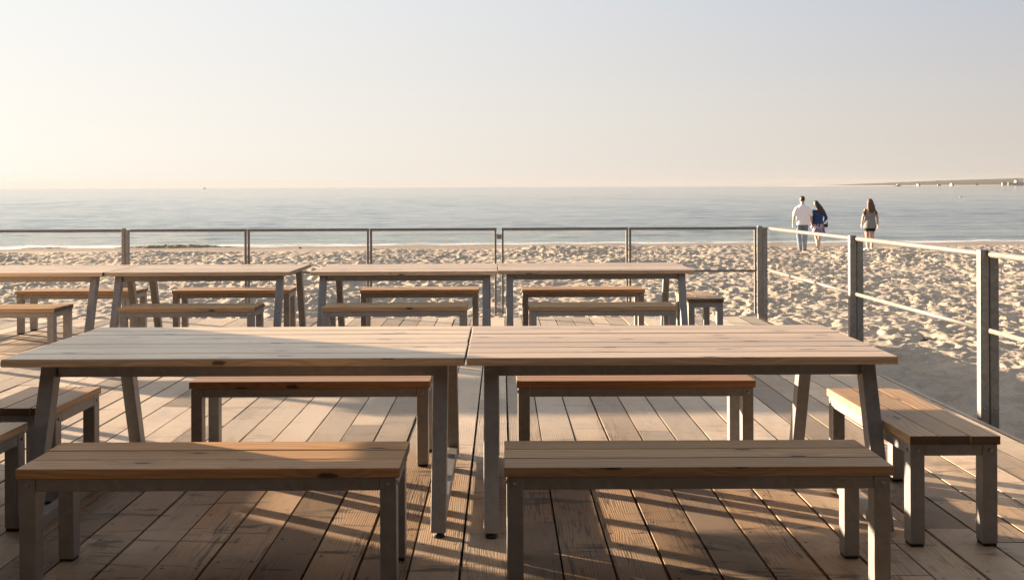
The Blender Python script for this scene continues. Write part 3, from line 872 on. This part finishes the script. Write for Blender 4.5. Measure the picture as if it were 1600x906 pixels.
Rk = [(.095, 0, .90), (.095, .02, .49), (.075, .03, .085)]
for Lg in (Lk, Rk):
    limb(body, Lg, [.088, .056, .040])
    limb(body, [(Lg[2][0], Lg[2][1] - .04, .045), (Lg[2][0] + (.02 if Lg is Rk else -.02), Lg[2][1] + .15, .032)], [.038, .034])
fused(body, 'body', M['skin'], man, 0.0095, 3)
eyes(T_, .98, man)
mb = MB()
mb.loft([(0, 0, z) for z in (.845, .86, .95, 1.08, 1.22, 1.36, 1.42, 1.465, 1.505)],
        [(.205, .145), (.21, .15), (.20, .145), (.19, .13), (.197, .14), (.208, .132), (.188, .112), (.125, .092), (.075, .074)], 22)
for A in (Ls, Rs):
    a, b = Vector(A[0]), Vector(A[1]); q = a + Vector((-.03 if a.x > 0 else .03, 0, -.0)); limb(mb, [tuple(q), tuple(a.lerp(b, .35)), tuple(a.lerp(b, .82))], [.068, .070, .074])
fused(mb, 'shirt', M['white_shirt'], man, 0.012, 4)
mb = MB()
mb.loft([(0, 0, z) for z in (.80, .88, .95, 1.0)], [(.13, .10), (.185, .13), (.178, .125), (.165, .115)], 20)
for Lg in (Lk, Rk):
    limb(mb, [Lg[0], Lg[1], (Lg[2][0], Lg[2][1], .10)], [.105, .080, .072])
fused(mb, 'jeans', M['jeans'], man, 0.012, 4)
mb = MB()
for Lg in (Lk, Rk):
    k = .02 if Lg is Rk else -.02
    limb(mb, [(Lg[2][0], Lg[2][1] - .04, .045), (Lg[2][0] + k * .5, Lg[2][1] + .06, .05), (Lg[2][0] + k, Lg[2][1] + .16, .035)], [.047, .046, .038])
fused(mb, 'shoes', M['brown_shoe'], man, 0.011, 3)
mb = MB()
mb.loft([T_((0, yo, z)) for z, a, b, yo in ((-.055, .055, .035, -.055), (-.03, .072, .065, -.035), (.02, .080, .088, -.02), (.065, .080, .098, -.012), (.10, .062, .08, -.012), (.125, .03, .04, -.012))],
        [(a, b) for z, a, b, yo in ((-.055, .055, .035, -.055), (-.03, .072, .065, -.035), (.02, .080, .088, -.02), (.065, .080, .098, -.012), (.10, .062, .08, -.012), (.125, .03, .04, -.012))], 18)
fused(mb, 'hair', M['hair_dark'], man, 0.010, 3)

# woman in blue beside him
px, py = 10.21, 29.95
wb = thing('person', 'woman in blue jumper and short floral skirt holding the man\'s hand, dark hair', 'person', (px, py, sand_z(px, py) + .015), 'people walking on the beach', 0, False)
body = MB()
S = 0.905
z_ = lambda *a: [v * S for v in a]
body.loft([(0, 0, z) for z in z_(.84, .90, .98, 1.10, 1.24, 1.36, 1.44, 1.49, 1.53)] + [(-.03, .01, 1.45)],
          [(.12, .09), (.165, .12), (.16, .115), (.118, .088), (.14, .105), (.15, .098), (.12, .08), (.052, .052), (.046, .048), (.045, .048)], 20)
T_ = head(body, (-.065, .03, 1.515), 0.92, rad(-12))
Lw = [(-.158, 0, 1.29), (-.205, .0, 1.02), (-.205, .04, .835)]
Rw = [(.158, 0, 1.29), (.255, -.02, 1.06), (.21, .16, .93)]
for A, s in ((Lw, -1), (Rw, 1)):
    limb(body, A, [.043, .034, .024]); hand(body, A[2], Vector(A[2]) - Vector(A[1]), s, .9, .45)
Lk = [(-.08, 0, .80), (-.075, -.02, .44), (-.05, -.16, .10)]
Rk = [(.08, 0, .80), (.05, .06, .44), (.03, .06, .08)]
for Lg in (Lk, Rk):
    limb(body, Lg, [.082, .052, .036])
    c = Vector(Lg[2]).lerp(Vector(Lg[1]), .55); limb(body, [tuple(c + Vector((0, -.012, .05))), tuple(c + Vector((0, -.012, -.06)))], [.046, .040])
    limb(body, [(Lg[2][0], Lg[2][1] - .03, .045), (Lg[2][0], Lg[2][1] + .13, .03)], [.034, .030])
fused(body, 'body', M['skin'], wb, 0.0095, 3)
eyes(T_, .92, wb)
mb = MB()
mb.loft([(0, 0, z) for z in z_(.95, .97, 1.10, 1.24, 1.36, 1.44, 1.48)], [(.168, .122), (.172, .126), (.142, .108), (.158, .122), (.168, .112), (.138, .094), (.07, .066)], 20)
for A in (Lw, Rw): limb(mb, A, [.056, .050, .040])
fused(mb, 'jumper', M['blue_knit'], wb, 0.011, 4)
mb = MB()
mb.loft([(0.01, 0, z) for z in (.535, .56, .66, .78, .86, .90)], [(.215, .17), (.225, .18), (.205, .16), (.185, .14), (.165, .122), (.150, .11)], 26)
fused(mb, 'skirt', M['floral'], wb, 0.012, 3)
mb = MB()
hr = [(.11, .035, .04, -.0), (.09, .068, .08, -.008), (.04, .086, .098, -.018), (-.02, .094, .085, -.05), (-.09, .10, .06, -.09), (-.16, .10, .046, -.12), (-.24, .088, .038, -.14), (-.31, .06, .028, -.15), (-.34, .03, .018, -.15)]
c = Vector(T_((0, 0, 0)))
mb.loft([tuple(Vector(T_((0, yo, z))) + Vector((max(0, -z) * .42, 0, 0))) for z, a, b, yo in hr], [(a, b) for z, a, b, yo in hr], 18)
fused(mb, 'hair', M['hair_dark'], wb, 0.010, 3)
# her little bag hangs from the right forearm
bag = thing('shoulder_bag', 'small black bag carried at the right hip of the woman in blue', 'bag', (px + .265, py + .09, sand_z(px, py) + .86), None, 0, False)
mb = MB(); mb.loft([(0, 0, -.09), (0, 0, -.085), (0, 0, 0), (0, 0, .075), (0, 0, .08)], [(.05, .02), (.075, .04), (.08, .045), (.07, .035), (.05, .02)], 16)
mb.build('bag_body', M['black_cloth'], bag)
mb = MB(); mb.loft([(-.06, 0, .07), (-.055, 0, .14), (-.02, 0, .19), (.02, 0, .19), (.055, 0, .14), (.06, 0, .07)], [.007] * 6, 8, ref=(0, 1, 0)); mb.build('strap', M['black_cloth'], bag)
mb = MB(); mb.box((-.05, -.048, .02), (.02, -.044, .07), 0); mb.build('tag', M['white_shoe'], bag)

# woman on her own
px, py = 11.78, 29.7
wl_ = thing('person', 'woman alone in grey top, black shorts and white shoes, long brown hair', 'person', (px, py, sand_z(px, py) + .015), 'people walking on the beach', 0, False)
S = 0.95
body = MB()
body.loft([(0, 0, z) for z in z_(.84, .90, .98, 1.10, 1.24, 1.36, 1.44, 1.49, 1.53, 1.60)],
          [(.12, .09), (.17, .12), (.165, .115), (.13, .095), (.145, .11), (.155, .10), (.125, .08), (.054, .054), (.048, .05), (.047, .05)], 20)
T_ = head(body, (0, .025, 1.565), 0.93)
Lw = [(-.150, 0, 1.315), (-.225, -.01, 1.08), (-.245, .05, .865)]
Rw = [(.150, 0, 1.315), (.235, -.015, 1.08), (.265, .04, .865)]
for A, s in ((Lw, -1), (Rw, 1)):
    limb(body, A, [.045, .036, .025]); hand(body, A[2], Vector(A[2]) - Vector(A[1]), s, .92)
Lk = [(-.085, 0, .84), (-.085, .03, .46), (-.095, -.06, .085)]
Rk = [(.085, 0, .84), (.075, .02, .46), (.07, .03, .08)]
for Lg in (Lk, Rk):
    limb(body, Lg, [.088, .056, .038])
    c = Vector(Lg[2]).lerp(Vector(Lg[1]), .55); limb(body, [tuple(c + Vector((0, -.014, .05))), tuple(c + Vector((0, -.014, -.06)))], [.050, .043])
fused(body, 'body', M['skin'], wl_, 0.0095, 3)
eyes(T_, .93, wl_)
mb = MB()
mb.loft([(0, 0, z) for z in (.735, .75, .85, .95, 1.06, 1.18, 1.28, 1.36, 1.40)], [(.205, .15), (.212, .156), (.20, .148), (.178, .13), (.162, .12), (.168, .13), (.17, .118), (.14, .096), (.075, .07)], 22)
fused(mb, 'top', M['grey_top'], wl_, 0.012, 4)
mb = MB()
for A in (Lw, Rw):
    a, b = Vector(A[0]), Vector(A[1]); limb(mb, [tuple(a + Vector((-.02 if a.x > 0 else .02, 0, 0))), tuple(a.lerp(b, .45))], [.058, .057])
fused(mb, 'sleeves', M['maroon'], wl_, 0.011, 3)
mb = MB()
mb.loft([(0, 0, z) for z in (.74, .80, .88)], [(.15, .11), (.19, .135), (.17, .12)], 18)
for Lg in (Lk, Rk):
    a, b = Vector(Lg[0]), Vector(Lg[1]); limb(mb, [tuple(a), tuple(a.lerp(b, .38))], [.100, .098])
fused(mb, 'shorts', M['black_cloth'], wl_, 0.012, 3)
mb = MB()
for Lg, k in ((Lk, -.05), (Rk, .05)):
    limb(mb, [(Lg[2][0], Lg[2][1] - .045, .05), (Lg[2][0] + k * .4, Lg[2][1] + .05, .055), (Lg[2][0] + k, Lg[2][1] + .14, .038)], [.050, .050, .042])
fused(mb, 'shoes', M['white_shoe'], wl_, 0.011, 3)
mb = MB()
hr = [(.118, .035, .04, -.0), (.095, .070, .08, -.008), (.04, .092, .10, -.018), (-.02, .105, .09, -.05), (-.09, .118, .062, -.095), (-.16, .125, .05, -.135), (-.24, .122, .042, -.155), (-.31, .10, .034, -.165), (-.36, .06, .02, -.168)]
mb.loft([tuple(Vector(T_((0, yo, z))) + Vector((max(0, -z) * .02, 0, 0))) for z, a, b, yo in hr], [(a, b) for z, a, b, yo in hr], 18)
fused(mb, 'hair', M['hair_brown'], wl_, 0.010, 3)

# ------------------------------------------------------------------ seaweed, birds, boats, far houses, small litter
N = NT('wet_seaweed')
geo = N.n('ShaderNodeNewGeometry').outputs['Position']
c = N.mix(N.noise(geo, 9, 5, 0.7), (0.035, 0.030, 0.010, 1), (0.17, 0.135, 0.045, 1))
N.set(N.p.inputs['Base Color'], c); N.p.inputs['Roughness'].default_value = 0.6
N.set(N.p.inputs['Normal'], N.bump(N.noise(geo, 14, 4, 0.7), 1.0, 0.06))
M['weed'] = N.m
def weed_bank(x0, x1, yc, hgt, wid, seed, label):
    ny, nx = 26, 160
    a = np.linspace(-1, 1, nx)[None, :]; b = np.linspace(-1, 1, ny)[:, None]
    X = (x0 + x1) / 2 + a * (x1 - x0) / 2 + 0 * b
    env = np.clip(1 - np.abs(a) ** 1.6, 0, 1)
    Y = yc + 0.035 * X + b * wid * (0.35 + 0.65 * env) + 0.15 * fbm(X * 1.1, X * 0, 2, seed)
    Z = SEA_Z - 0.05 + (hgt * env ** 0.8 * np.clip(1 - b ** 2, 0, 1) ** .7) * (0.85 + 0.35 * fbm(X * 3, Y * 3, 3, seed)) + 0.02
    o = grid_mesh('seaweed', X, Y, Z, M['weed'])
    tag(o, label, 'seaweed', None, 'stuff')
weed_bank(-15.6, -10.2, 37.2, 0.15, 0.7, 3, 'dark green bank of washed-up seaweed at the water edge')
weed_bank(-19.5, -16.6, 37.15, 0.07, 0.45, 9, 'low strip of seaweed farther left at the water edge')

M['bird_grey'] = plain('grey_feathers', (0.06, 0.06, 0.065), 0.8)
M['bird_white'] = plain('white_feathers', (0.75, 0.75, 0.74), 0.8)
def bird(label, x, y, z, s, mat, flying, hdg=0.0):
    t = thing('seabird', label, 'bird', (x, y, z), None, hdg, False)
    mb = MB()
    mb.loft([(-.16 * s, 0, .0), (-.10 * s, 0, .01 * s), (0, 0, .02 * s), (.09 * s, 0, .03 * s), (.14 * s, 0, .06 * s), (.17 * s, 0, .07 * s), (.20 * s, 0, .065 * s), (.235 * s, 0, .06 * s)],
            [.012 * s, .035 * s, .058 * s, .05 * s, .033 * s, .032 * s, .022 * s, .004 * s], 12, ref=(0, 0, 1))
    if not flying:
        for k in (-1, 1): mb.loft([(0, k * .022 * s, 0), (0.01 * s, k * .022 * s, -.12 * s)], [.006 * s, .005 * s], 6)
    mb.build('body', mat, t)
    for k in (-1, 1):
        mb = MB()
        if flying:
            pts = [(.02, .03, .03), (.05, .22, .17), (.0, .42, .12), (-.06, .60, .02)]; r = [(.07, .012), (.06, .010), (.045, .008), (.008, .004)]
        else:
            pts = [(.07, .05, .03), (0, .058, .03), (-.10, .04, .02), (-.19, .012, .005)]; r = [(.03, .012), (.04, .014), (.028, .01), (.006, .004)]
        mb.loft([(a * s, k * b * s, c * s) for a, b, c in pts], [(a * s, b * s) for a, b in r], 10, ref=(1, 0, 0) if flying else (0, 0, 1))
        mb.build('wing', mat, t)
bird('dark seagull flying low over the water on the right', 105, 205, 1.45, 1.6, M['bird_grey'], True, rad(160))
bird('white gull floating on the water below the far shore', 90, 182, SEA_Z + .02, 2.2, M['bird_white'], False, rad(20))
bird('small dark bird standing on the sand at the edge of the wet strip', -7.45, 34.2, sand_z(-7.45, 34.2) + .06, 0.5, M['bird_grey'], False, rad(150))

M['hull'] = plain('dark_hull', (0.05, 0.055, 0.07), 0.6)
M['pale_paint'] = plain('pale_paint', (0.34, 0.32, 0.30), 0.6)
M['roof_red'] = plain('clay_roof', (0.28, 0.13, 0.08), 0.8)
M['window_dark'] = plain('dark_window', (0.04, 0.05, 0.06), 0.2)
def boat(label, x, y, L, hdg):
    t = thing('boat', label, 'boat', (x, y, SEA_Z), None, hdg, False)
    mb = MB(); n = 12; P = []; R = []
    mb.loft([(-L / 2, 0, L * .05), (-L * .45, 0, L * .05), (0, 0, L * .05), (L * .3, 0, L * .06), (L * .5, 0, L * .09)], [(L * .05, L * .10), (L * .065, L * .13), (L * .07, L * .14), (L * .06, L * .10), (.01 * L, .01 * L)], 14, ref=(0, 0, 1))
    mb.build('hull', M['hull'], t)
    mb = MB(); mb.box((-L * .25, -L * .08, L * .10), (L * .1, L * .08, L * .26), 0); mb.box((-L * .15, -L * .06, L * .26), (L * .03, L * .06, L * .34), 0); mb.build('cabin', M['pale_paint'], t)
    mb = MB(); mb.loft([(-L * .05, 0, L * .34), (-L * .05, 0, L * .62)], [L * .012, L * .006], 8); mb.build('mast', M['hull'], t)
boat('grey boat on the horizon before the far shore', 1235, 2890, 20, rad(5))
boat('tiny dark fishing boat on the horizon at the left', -1120, 3500, 14, rad(30))

def house(label, x, y, z, w, d, h, roof, seed):
    t = thing('far_house', label, 'house', (x, y, z), 'houses on the far shore', rad(random.Random(seed).uniform(-25, 25)), False)
    mb = MB(); mb.box((-w / 2, -d / 2, -3), (w / 2, d / 2, h), 2); wl2 = mb.build('wall', M['pale_paint'], t)
    mb = MB()
    if roof:
        b = [(-w / 2 - .4, -d / 2 - .4, h + .02), (w / 2 + .4, -d / 2 - .4, h + .02), (-w / 2 - .4, d / 2 + .4, h + .02), (w / 2 + .4, d / 2 + .4, h + .02)]
        mb.hexa(b + [(-w / 2 + 1.5, -.2, h + d * .28), (w / 2 - 1.5, -.2, h + d * .28), (-w / 2 + 1.5, .2, h + d * .28), (w / 2 - 1.5, .2, h + d * .28)], 0)
        mb.build('roof', M['roof_red'], t)
    else:
        mb.box((-w / 2 - .3, -d / 2 - .3, h + .02), (w / 2 + .3, d / 2 + .3, h + .6), 0); mb.build('roof', M['pale_paint'], t)
    nfl = max(1, int(h / 3.2)); nw = max(2, int(w / 4))
    for f in range(nfl):
        mb = MB()
        for i in range(nw):
            xa = -w / 2 + (i + .5) * w / nw
            mb.box((xa - .7, -d / 2 - .06, f * 3.2 + .9), (xa + .7, -d / 2 + .1, f * 3.2 + 2.4), 0)
        mb.build('window', M['window_dark'], t)
for i, (px_, pz, w, h, roof, lab) in enumerate([
        (1435, 1.0, 9, 5, True, 'small white house alone on the far shore, farthest left'),
        (1466, 1.0, 11, 4, False, 'low flat white building on the far shore, second from the left'),
        (1485, 1.3, 10, 6.5, True, 'white gabled house on the far shore beside the low flat building'),
        (1562, 3.5, 14, 6, True, 'pale house left of the long white building on the far shore'),
        (1571, 3.5, 13, 7, False, 'pale boxy house just left of the long building on the far shore'),
        (1583, 2.8, 34, 7.5, False, 'long white building low on the far shore at right'),
        (1580, 9.5, 10, 8, True, 'small tower-like house above the long white building'),
        (1597, 8.0, 22, 14, False, 'tall white apartment house on the far shore at the right edge')]):
    yy = 3340.0
    house(lab, (px_ - 784) * yy / 1450, yy - 0.1 * ((px_ - 784) * yy / 1450 - 1500), SEA_Z + pz, w, 10, h, roof, i)

# litter
M['leaf'] = plain('green_leaf', (0.10, 0.16, 0.03), 0.6)
M['twig'] = plain('dark_twig', (0.05, 0.035, 0.025), 0.8)
t = thing('leaf_sprig', 'small green sprig lying on the planks at the right edge', 'leaf', (2.95, 5.13, .006))
mb = MB(); mb.loft([(-.05, 0, .002), (0, .01, .006), (.05, .004, .004)], [.0025, .0025, .0015], 6, ref=(0, 0, 1)); mb.build('stem', M['twig'], t)
for i, (a, b, L) in enumerate(((-.03, 2.3, .05), (-.01, .8, .055), (.01, 2.0, .05), (.03, .5, .045), (.045, 1.4, .05))):
    mb = MB(); c, s_ = math.cos(b), math.sin(b)
    mb.loft([(a + c * L * f, s_ * L * f * .8, .005 + .012 * f) for f in (0, .3, .6, 1)], [(.002, .001), (.011, .0012), (.010, .0012), (.001, .0008)], 8, ref=(s_, -c, 0)); mb.build('leaf', M['leaf'], t)
tx, ty_ = 5.0, 10.9
t = thing('twig', 'forked dark twig lying on the shaded sand beside the deck', 'twig', (tx, ty_, sand_z(tx, ty_) + .03), None, rad(20), False)
mb = MB(); mb.loft([(-.15, 0, 0), (-.05, .02, .02), (.05, 0, .015), (.16, .03, .03)], [.010, .011, .009, .004], 8, ref=(0, 0, 1)); mb.loft([(-.02, .01, .02), (-.07, .04, .07)], [.008, .003], 8, ref=(0, 1, 0)); mb.loft([(.06, .0, .015), (.12, -.05, .05)], [.007, .003], 8, ref=(0, 1, 0)); mb.build('branch', M['twig'], t)

# ------------------------------------------------------------------ evening haze over the bay
N = NT('haze_air')
N.t.nodes.remove(N.p)
pv = N.n('ShaderNodeVolumePrincipled')
pv.inputs['Color'].default_value = (0.41, 0.41, 0.41, 1); pv.inputs['Density'].default_value = 0.00004
pv.inputs['Anisotropy'].default_value = 0.0
N.t.links.new(pv.outputs[0], N.out.inputs['Volume'])
mb = MB(); mb.box((-10500, -4100, -3.5), (10500, 13500, 75), 0)
o = mb.build('haze', N.m); o['kind'] = 'stuff'
